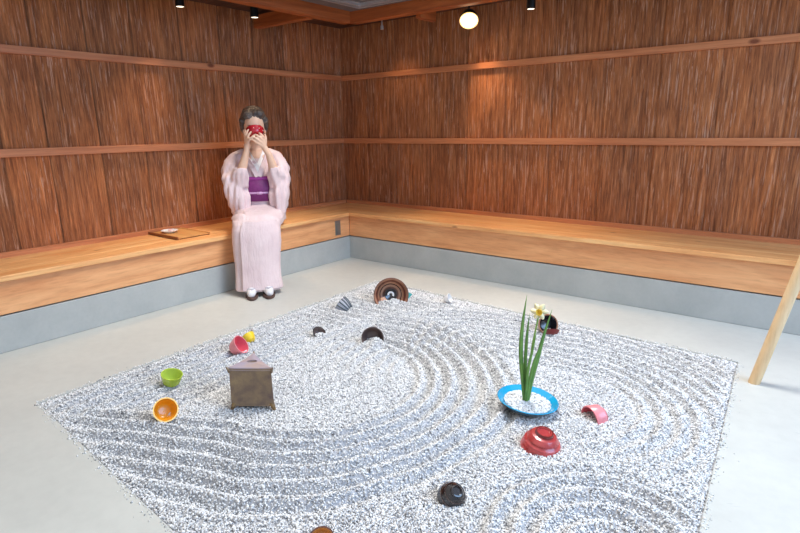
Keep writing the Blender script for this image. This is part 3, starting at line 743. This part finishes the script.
# foot cut level with the floor
segs=32; u=dq@Vector((1,0,0)); w=dq@Vector((0,1,0)); secs=[]
for s in (0,.02,.4,.8,Lp-.006,Lp):
    ring=[]
    for i in range(segs):
        a=2*PI*i/segs; r=.0225*(.96 if s==Lp else 1); p=u*math.cos(a)*r+w*math.sin(a)*r+dirp*s
        if s==0: p=p-dirp*(p.z/dirp.z)
        ring.append(tuple(base+p))
    secs.append(ring)
mb.loft(secs); o=mb.build('wooden_pole',M['pole']); auto_smooth(o,40)
tag(o,'pale round wooden pole standing slanted on the concrete at the right edge','pole')

# ------------------------------------------------------------------ tray and dish on the left bench
zt=.3972
e=empty('serving_tray',(-.27,-1.41,zt),'thin square wooden tray on the left bench beside the woman','tray')
MB().box(-.175,.175,-.113,.113,.006,.012).build('tray_board',M['tray'],e,bevel=.001)
MB().box(-.180,.180,-.122,-.112,0,.019).build('tray_rim',M['trayrim'],e,bevel=.001)
MB().box(-.180,.180,.112,.122,0,.016).build('tray_rim',M['tray'],e,bevel=.001)
e=empty('sweet_dish',(-.335,-1.44,zt+.0125),'small white dish with a pink sweet on the wooden tray','dish')
q_=MB().lathe([(0,.002),(.028,.002),(.030,0),(.033,0),(.045,.008),(.056,.016),(.054,.017),(.042,.010),(.030,.005),(0,.005)],40).build('plate',M['white'],e); auto_smooth(q_,50)
mb=MB(); mb.sphere((.004,.006,.014),(.022,.016,.011)); mb.build('sweet',M['sweet'],e,smooth=True)

# ------------------------------------------------------------------ woman in a kimono
hip=Vector((-.085,-.86,0)); yaw=math.atan2(-.588,.809)
W=empty('person',hip,'seated person in a pale pink kimono and purple obi drinking from a red bowl','person',rz=yaw)
# body: one continuous skinned surface. local x = forward, y = her left, z = height over the floor
b=MB()
b.limb([((0,0,.52),.10),((.01,0,.62),.10),((.02,0,.74),.105),((.015,0,.86),.11)])
b.limb([((.0,.12,.89),.036),((.0,-.12,.89),.036)]); b.sphere((.01,0,.88),(.085,.13,.08))
b.limb([((.01,0,.93),.052),((.03,0,1.01),.047)],seg=18)
for s in (1,-1):
    b.limb([((.03,.08*s,.50),.075),((.34,.065*s-.03,.475),.048),((.38,.055*s-.05,.25),.040),((.40,.05*s-.055,.08),.030)])
    b.limb([((.41,.05*s-.055,.055),.028),((.48,.055*s-.055,.045),.022),((.52,.057*s-.055,.04),.018)])
# head
b.sphere((.055,0,1.125),(.086,.072,.092),seg=28,rings=20)
b.sphere((.082,0,1.055),(.058,.054,.062),seg=24,rings=16)
b.sphere((.112,0,1.012),(.024,.026,.018)); 
b.limb([((.138,0,1.098),.007),((.152,0,1.066),.011)]); b.sphere((.146,.009,1.063),.007); b.sphere((.146,-.009,1.063),.007)
b.sphere((.130,0,1.034),(.014,.021,.006)); b.sphere((.128,0,1.024),(.013,.018,.006))
for s in (1,-1):
    b.sphere((.050,.073*s,1.082),(.016,.008,.026)); b.sphere((.122,.030*s,1.090),(.016,.015,.010)); b.sphere((.118,.036*s,1.060),(.018,.018,.02))
bowlc=Vector((.200,0,1.060))
# arms: shoulder, elbow, wrist
def hand(s):
    if s<0:  # her right hand grips the side of the bowl (picture left)
        el=(.175,-.135,.735); wr=(.215,-.070,.935); pal=(.222,-.060,.985)
        kn=[((.245,-.052,1.010),[(.264,-.040,1.026),(.268,-.022,1.040),(.262,-.010,1.050)]),
            ((.236,-.060,1.020),[(.254,-.052,1.042),(.256,-.040,1.060),(.250,-.030,1.072)]),
            ((.224,-.066,1.026),[(.238,-.063,1.052),(.238,-.054,1.072),(.232,-.046,1.085)]),
            ((.210,-.068,1.024),[(.216,-.070,1.050),(.212,-.066,1.070),(.206,-.062,1.082)])]
        th=((.205,-.050,.975),[(.185,-.050,1.005),(.168,-.058,1.030),(.160,-.062,1.048)])
    else:    # her left hand supports from below, fingers slanting across the front
        el=(.175,.128,.730); wr=(.235,.078,.920); pal=(.240,.052,.968)
        kn=[((.258,.028,.985),[(.268,.006,1.000),(.268,-.010,1.012),(.262,-.022,1.020)]),
            ((.260,.036,1.000),[(.272,.014,1.018),(.272,-.002,1.030),(.266,-.014,1.038)]),
            ((.256,.046,1.012),[(.270,.028,1.034),(.272,.012,1.046),(.266,.000,1.054)]),
            ((.248,.056,1.018),[(.262,.046,1.042),(.266,.034,1.056),(.262,.024,1.064)])]
        th=((.222,.058,.985),[(.205,.064,1.012),(.196,.066,1.034),(.190,.064,1.052)])
    b.limb([((.02,.125*s,.875),.036),(el,.036)]); b.limb([(el,.038),(((el[0]+wr[0])/2,(el[1]+wr[1])/2,(el[2]+wr[2])/2),.033),(wr,.022)])
    b.limb([(wr,.021),(pal,.020)]); 
    for i,(k0,ch) in enumerate(kn):
        b.limb([(pal,.017),(k0,.0105)],seg=10)
        b.limb([(k0,.0095),(ch[0],.0088),(ch[1],.0080),(ch[2],.0068)],seg=10)
    b.limb([(th[0],.013),(th[1][0],.0108),(th[1][1],.0096),(th[1][2],.0078)],seg=10)
hand(-1); hand(1)
body=remeshed(b,'body',M['skin'],W,.0042,2)
# face details
for s in (1,-1):
    MB().tube([(.131,.016*s,1.092),(.134,.028*s,1.0895),(.125,.043*s,1.092)],.0022,seg=6).build('eyelash',M['hair'],W,smooth=True)
    MB().tube([(.140,.016*s,1.112),(.137,.030*s,1.117),(.122,.046*s,1.112)],[.0018,.0026,.0012],seg=6).build('eyebrow',M['hair'],W,smooth=True)
# hair, swept up from the forehead into a bun
h=MB()
h.sphere((.030,0,1.155),(.100,.090,.095),seg=30,rings=20)
h.sphere((-.005,0,1.115),(.080,.086,.085),seg=24)
h.sphere((.080,.025,1.188),(.048,.055,.040)); h.sphere((.078,-.038,1.172),(.056,.048,.052)); h.sphere((.02,0,1.205),(.082,.074,.046))
h.sphere((-.075,0,1.165),(.052,.058,.055)); h.sphere((-.055,0,1.215),(.045,.05,.035))
for s in (1,-1): h.limb([((.075,.074*s,1.150),.026),((.062,.082*s,1.105),.016),((.050,.080*s,1.075),.008)])
def hairfn(co,no):
    a=np.arctan2(co[:,1],co[:,2]-1.10); w=np.sin(a*22+np.sin(co[:,0]*22)*1.2)*.0010+np.sin(a*61+co[:,0]*15)*.0007
    co=co+no*w[:,None]
    # keep the forehead and face open
    f=(co[:,0]>.095)&(co[:,2]<1.155+.25*np.abs(co[:,1])*0)
    co[f,0]=.095+(co[f,0]-.095)*.15
    return co
hair=remeshed(h,'hair',M['hair'],W,.004,2,hairfn)
# red bowl held at the mouth
rbm=MB(); pr=profile(.060,.058,t=.004,foot=.42,curve=.45)
rb_=rbm.lathe(pr,56).build('tea_bowl',[M['redbowl'],M['redbowl']]); auto_smooth(rb_,50)
Rz=Matrix.Rotation(yaw,4,'Z')
axl=(Matrix.Rotation(yaw,3,'Z')@Vector((-.55,0,.83))).normalized()
bc=Vector(hip)+Matrix.Rotation(yaw,3,'Z')@Vector((.195,.0,1.062))
Rb=axl.to_track_quat('Z','Y').to_matrix().to_4x4()
rb_.matrix_world=Matrix.Translation(bc)@Rb@Matrix.Translation((0,0,-.029))
tag(rb_,'red lacquer tea bowl held to the face by the seated woman','bowl')
for k in range(9):
    a=2*PI*k/9
    q_=MB().sphere((.0545*math.cos(a),.0545*math.sin(a),.038),(.0036,.0036,.0036),seg=8,rings=6).build('flower_dot',M['sweet'],rb_,smooth=True); q_['label']='small pale painted flower dot'

# kimono: one garment from shoulders to hem, with hanging sleeves
def ell(cx_,cy_,cz_,rx,ry,n=40,fold=0,fr=7,ph=0,sq=1.0):
    out=[]
    for i in range(n):
        a=2*PI*i/n; c=math.cos(a); s=math.sin(a)
        k=1+fold*math.sin(fr*a+ph)+fold*.5*math.sin((fr*2+1)*a+ph*2)
        out.append((cx_+rx*k*math.copysign(abs(c)**sq,c), cy_+ry*k*math.copysign(abs(s)**sq,s), cz_))
    return out
g=MB()
# torso
g.loft([ell(.005,0,.44,.165,.185),ell(.01,0,.50,.165,.182),ell(.015,0,.58,.135,.150),ell(.02,0,.66,.128,.142),ell(.02,0,.75,.128,.146),ell(.012,0,.84,.118,.160),ell(.0,0,.90,.092,.158),ell(-.008,0,.94,.066,.115),ell(-.012,0,.962,.052,.075)])
# shoulders to upper sleeve
def sleevefn(co,no):
    x,y,z=co.T; y=np.abs(y)
    k=np.clip((.90-z)/.15,0,1)
    # long folds falling from the elbow, deeper towards the hem
    w=k*(.0065*np.sin(x*62+y*70+z*7)+.0035*np.sin(x*-90+y*120+z*24))+.004*np.sin(z*60-x*40)*np.clip(1-np.abs(z-.80)/.10,0,1)
    return co+no*w[:,None]
for s in (1,-1):
    gm=g; g=MB()
    g.limb([((-.01,.09*s,.905),.052),((.0,.135*s,.880),.058),((.05,(.155 if s<0 else .140)*s,.82),.063),((.12,(.150 if s<0 else .135)*s,.765),.063)],seg=20)
    # sleeve bag hanging from the raised forearm
    w=.010
    secs=[]
    L=[(.925,.045,.135,.030,.040),(.88,.06,.165,.060,.058),(.82,.085,.178,.085,.066),(.76,.110,.172,.098,.072),(.70,.130,.160,.100,.078),(.64,.145,.150,.095,.078),(.58,.155,.145,.085,.070),(.53,.165,.138,.070,.056),(.50,.175,.132,.050,.036)]
    for j,(z,cf,cl,rx,ry) in enumerate(L):
        if s>0: cl=cl*.90; ry=ry*.90
        secs.append([(p[0],p[1],p[2]) for p in ell(cf,cl*s,z,rx,ry,36,.06,5,j*.35+s)])
    g.loft(secs)
    # open cuff around the forearm
    g.loft([ell(.165,.128*s,.700,.054,.056,24),ell(.180,.127*s,.775,.062,.060,24,.05),ell(.192,.116*s,.835,.050,.048,24,.05)])
    remeshed(g,'kimono_sleeve',M['kimono'],W,.006,4,sleevefn); g=gm
# lap
def sec_yz(x,yc,zc,ry,rz,n=40,fold=0,ph=0):
    out=[]
    for i in range(n):
        a=2*PI*i/n; c=math.cos(a); s=math.sin(a); k=1+fold*math.sin(6*a+ph)
        out.append((x,yc+ry*k*math.copysign(abs(c)**.75,c),zc+rz*k*math.copysign(abs(s)**.75,s)))
    return out
g.loft([sec_yz(-.08,0,.485,.165,.085),sec_yz(.05,0,.49,.180,.088),sec_yz(.18,-.012,.487,.176,.080,fold=.01),sec_yz(.30,-.03,.482,.168,.072,fold=.01,ph=1),sec_yz(.38,-.042,.468,.158,.066,fold=.01),sec_yz(.435,-.047,.430,.138,.06)])
# front of the skirt falling from the knees
secs=[]
for z,cf,cl,rf,rl,fo in [(.50,.365,-.045,.065,.135,0),(.44,.380,-.047,.085,.160,.005),(.36,.388,-.050,.086,.160,.012),(.28,.385,-.054,.084,.154,.016),(.20,.390,-.057,.084,.148,.02),(.12,.400,-.060,.088,.150,.024),(.055,.41,-.060,.092,.158,.028),(.035,.412,-.06,.090,.158,.028)]:
    secs.append(ell(cf,cl,z,rf,rl,56,fo,6,1.3+z,.8))
g.loft(secs)
def kfn(co,no):
    x,y,z=co.T
    w=np.zeros(len(co))
    sk=np.clip((.46-z)/.16,0,1)*(x>.2)
    w+=sk*(.003*np.sin(y*40+2*np.sin(z*5))+.0015*np.sin(y*95+z*9))*np.clip(1-np.abs(z-.25)/.4,0,1)
    # overlapping front panel edge
    w+=sk*.006*(y>-.105+.03*(.5-z))
    sl=(np.abs(y)>.12)&(z>.5)&(z<.93)
    w+=sl*(.007*np.sin(z*9+x*42+np.abs(y)*46)+.004*np.sin(z*26-x*60+y*30))*np.clip((.93-z)/.1,0,1)
    return co+no*w[:,None]
kim=remeshed(g,'kimono',M['kimono'],W,.0065,8,kfn)
# the overlapping front panel, wrapped left over right from the waist to the hem
pts_in=[(.50,.380,-.045,.066,.138),(.44,.384,-.047,.086,.162),(.36,.392,-.050,.092,.166),(.28,.394,-.054,.091,.160),(.20,.399,-.057,.092,.156),(.12,.408,-.060,.096,.158),(.05,.418,-.060,.100,.166)]
secs=[]
for k,(z,cf,cl,rf,rl) in enumerate(pts_in):
    o1=[];i1=[]
    for i in range(25):
        a=-.62+(1.95)*i/24+.05*(.5-z); c=math.cos(a); q1=math.sin(a)
        fo=1+.014*math.sin(a*7+z*3)
        x=cf+rf*fo*math.copysign(abs(c)**.8,c); y=cl+rl*fo*math.copysign(abs(q1)**.8,q1)
        o1.append((x+.004,y,z)); i1.append((x-.004,y,z))
    secs.append(o1+i1[::-1])
MB().loft(secs).build('front_panel',M['kimono'],W,smooth=False,bevel=.0015)
auto_smooth(bpy.data.objects['front_panel'],50)
# bodice front seen between the arms, V neckline
v_=MB()
v_.loft([ell(.03,0,.72,.130,.075,32),ell(.03,0,.80,.128,.080,32),ell(.022,0,.87,.112,.075,32),ell(.016,0,.92,.082,.055,32),ell(.010,0,.95,.058,.045,32)])
remeshed(v_,'bodice',M['underrobe'],W,.006,2)
def strip(pts,w,t,name,mat,fn=None):
    mb=MB(); secs=[]; Pp=[Vector(p) for p in pts]
    for i,p in enumerate(Pp):
        d=(Pp[min(i+1,len(Pp)-1)]-Pp[max(i-1,0)]).normalized(); nrm_=Vector((p.x-.0,p.y,.0)); nrm_=(nrm_-d*nrm_.dot(d)).normalized(); sd=d.cross(nrm_)
        secs.append([tuple(p+sd*w+nrm_*t),tuple(p-sd*w+nrm_*t),tuple(p-sd*w-nrm_*t),tuple(p+sd*w-nrm_*t)])
    return mb.loft(secs).build(name,mat,W,smooth=False)
for s in (1,-1):
    o_=strip([(-.045,.030*s,1.000),(-.010,.058*s,.985),(.045,.060*s,.955),(.100,.040*s,.905),(.140,.008*s,.845),(.158,-.016*s,.79)],.014,.004,'collar',M['collar'])
    o_=strip([(-.055,.035*s,.985),(-.015,.072*s,.972),(.045,.078*s,.935),(.105,.060*s,.885),(.150,.030*s,.825),(.166,.004*s,.77)],.016,.006,'kimono_lapel',M['kimono'])
# obi, its cord and upper sash
ob=MB(); 
def ring(z0,z1,rx,ry,t,cf=.02):
    ins=[(z0,0),(z0+.004,t),(z1-.004,t),(z1,0)]
    return [ell(cf,0,z,rx+k,ry+k,56) for z,k in ins]
MB().loft(ring(.595,.748,.138,.150,.012)).build('obi',M['obi'],W,smooth=True)
MB().loft(ring(.742,.768,.134,.146,.014)).build('obi_scarf',M['cord'],W,smooth=True)
MB().loft(ring(.648,.662,.150,.162,.006)).build('obi_cord',M['obilight'],W,smooth=True)
MB().limb([((.176,-.012,.655),.010),((.178,.012,.655),.010)]).build('cord_knot',M['obilight'],W,smooth=True)
MB().box(-.175,-.115,-.10,.10,.60,.80).build('obi_knot',M['obi'],W,bevel=.02)
# feet: tabi socks in sandals
for s in (1,-1):
    y=.055*s-.055
    t_=MB(); t_.limb([((.42,y,.075),.036),((.45,y,.052),.036),((.50,y,.042),.034),((.545,y+.004*s,.036),.026)],seg=18); 
    remeshed(t_,'tabi_sock',M['tabi'],W,.005,2)
    secs=[]
    out=[]
    for i in range(28):
        a=2*PI*i/28; out.append((.485+.105*math.cos(a),y+.041*math.sin(a)))
    MB().prism(out,.0,.018).build('sandal',M['sandal'],W,bevel=.003)
    MB().tube([(.47,y+.038,.022),(.50,y+.030,.060),(.545,y,.066),(.50,y-.030,.060),(.47,y-.038,.022)],.006).build('sandal_strap',M['strap'],W,smooth=True)

# ------------------------------------------------------------------ light
w=bpy.data.worlds.new('World'); bpy.context.scene.world=w; w.use_nodes=True; nt=w.node_tree
bg=nt.nodes['Background']; tc=N(nt,'ShaderNodeTexCoord'); sep=N(nt,'ShaderNodeSeparateXYZ'); nt.links.new(tc.outputs['Generated'],sep.inputs[0])
mr=N(nt,'ShaderNodeMapRange'); mr.inputs[1].default_value=-.5; mr.inputs[2].default_value=.9; nt.links.new(sep.outputs[0],mr.inputs[0])
rp=ramp(nt,[(0,(1.0,.97,.92,1)),(.5,(.99,.98,.97,1)),(1,(.66,.80,1,1))],mr.outputs[0])
nt.links.new(rp.outputs[0],bg.inputs[0]); bg.inputs[1].default_value=.68
def area(loc,aim,sx_,sy_,p,c):
    l=bpy.data.lights.new('daylight','AREA'); l.shape='RECTANGLE'; l.size=sx_; l.size_y=sy_; l.energy=p; l.color=c
    o=bpy.data.objects.new('daylight',l); col.objects.link(o); o.location=loc; o.rotation_euler=(Vector(aim)-Vector(loc)).to_track_quat('-Z','Y').to_euler(); return o
area((5.2,-1.4,1.9),(2.6,-1.2,.0),2.4,1.8,90,(.38,.62,1))       # daylight from the open side on the right
area((1.95,-.85,3.3),(1.8,-1.7,0),1.3,.9,112,(1,.99,.96))           # skylight
# ------------------------------------------------------------------ groups of like things
GR={'tea_bowl':'bowls scattered over the raked gravel','sake_cup':'tiny cups at the back of the gravel','ceramic_shard':'broken bowl shards on the gravel','downlight':'small black downlights under the ceiling','wooden_bench':'cedar benches along the bark walls','timber_beam':'timber beams overhead','ceiling_joist':'short joists beside the beams'}
for o_ in list(bpy.data.objects):
    k_=o_.name.split('.')[0]
    if o_.parent is None and k_ in GR and 'held to the face' not in o_.get('label',''): o_['group']=GR[k_]
# ------------------------------------------------------------------ camera
R3=[[0.7913,0.6113,-0.0136],[-0.1382,0.2004,0.9699],[0.5957,-0.7656,0.243]]
c=bpy.data.cameras.new('camera'); co=bpy.data.objects.new('camera',c); col.objects.link(co)
Rc=Matrix(R3).transposed(); Rc=Rc.to_quaternion().normalized().to_matrix()
co.matrix_world=Matrix.Translation(CAM)@Rc.to_4x4()
c.sensor_width=36; c.lens=550.33/800*36; c.clip_start=.01
sc=bpy.context.scene; sc.camera=co
sc.view_settings.view_transform='Standard'; sc.view_settings.look='None'; sc.view_settings.gamma=1; sc.view_settings.exposure=.05
sc.view_settings.use_curve_mapping=False
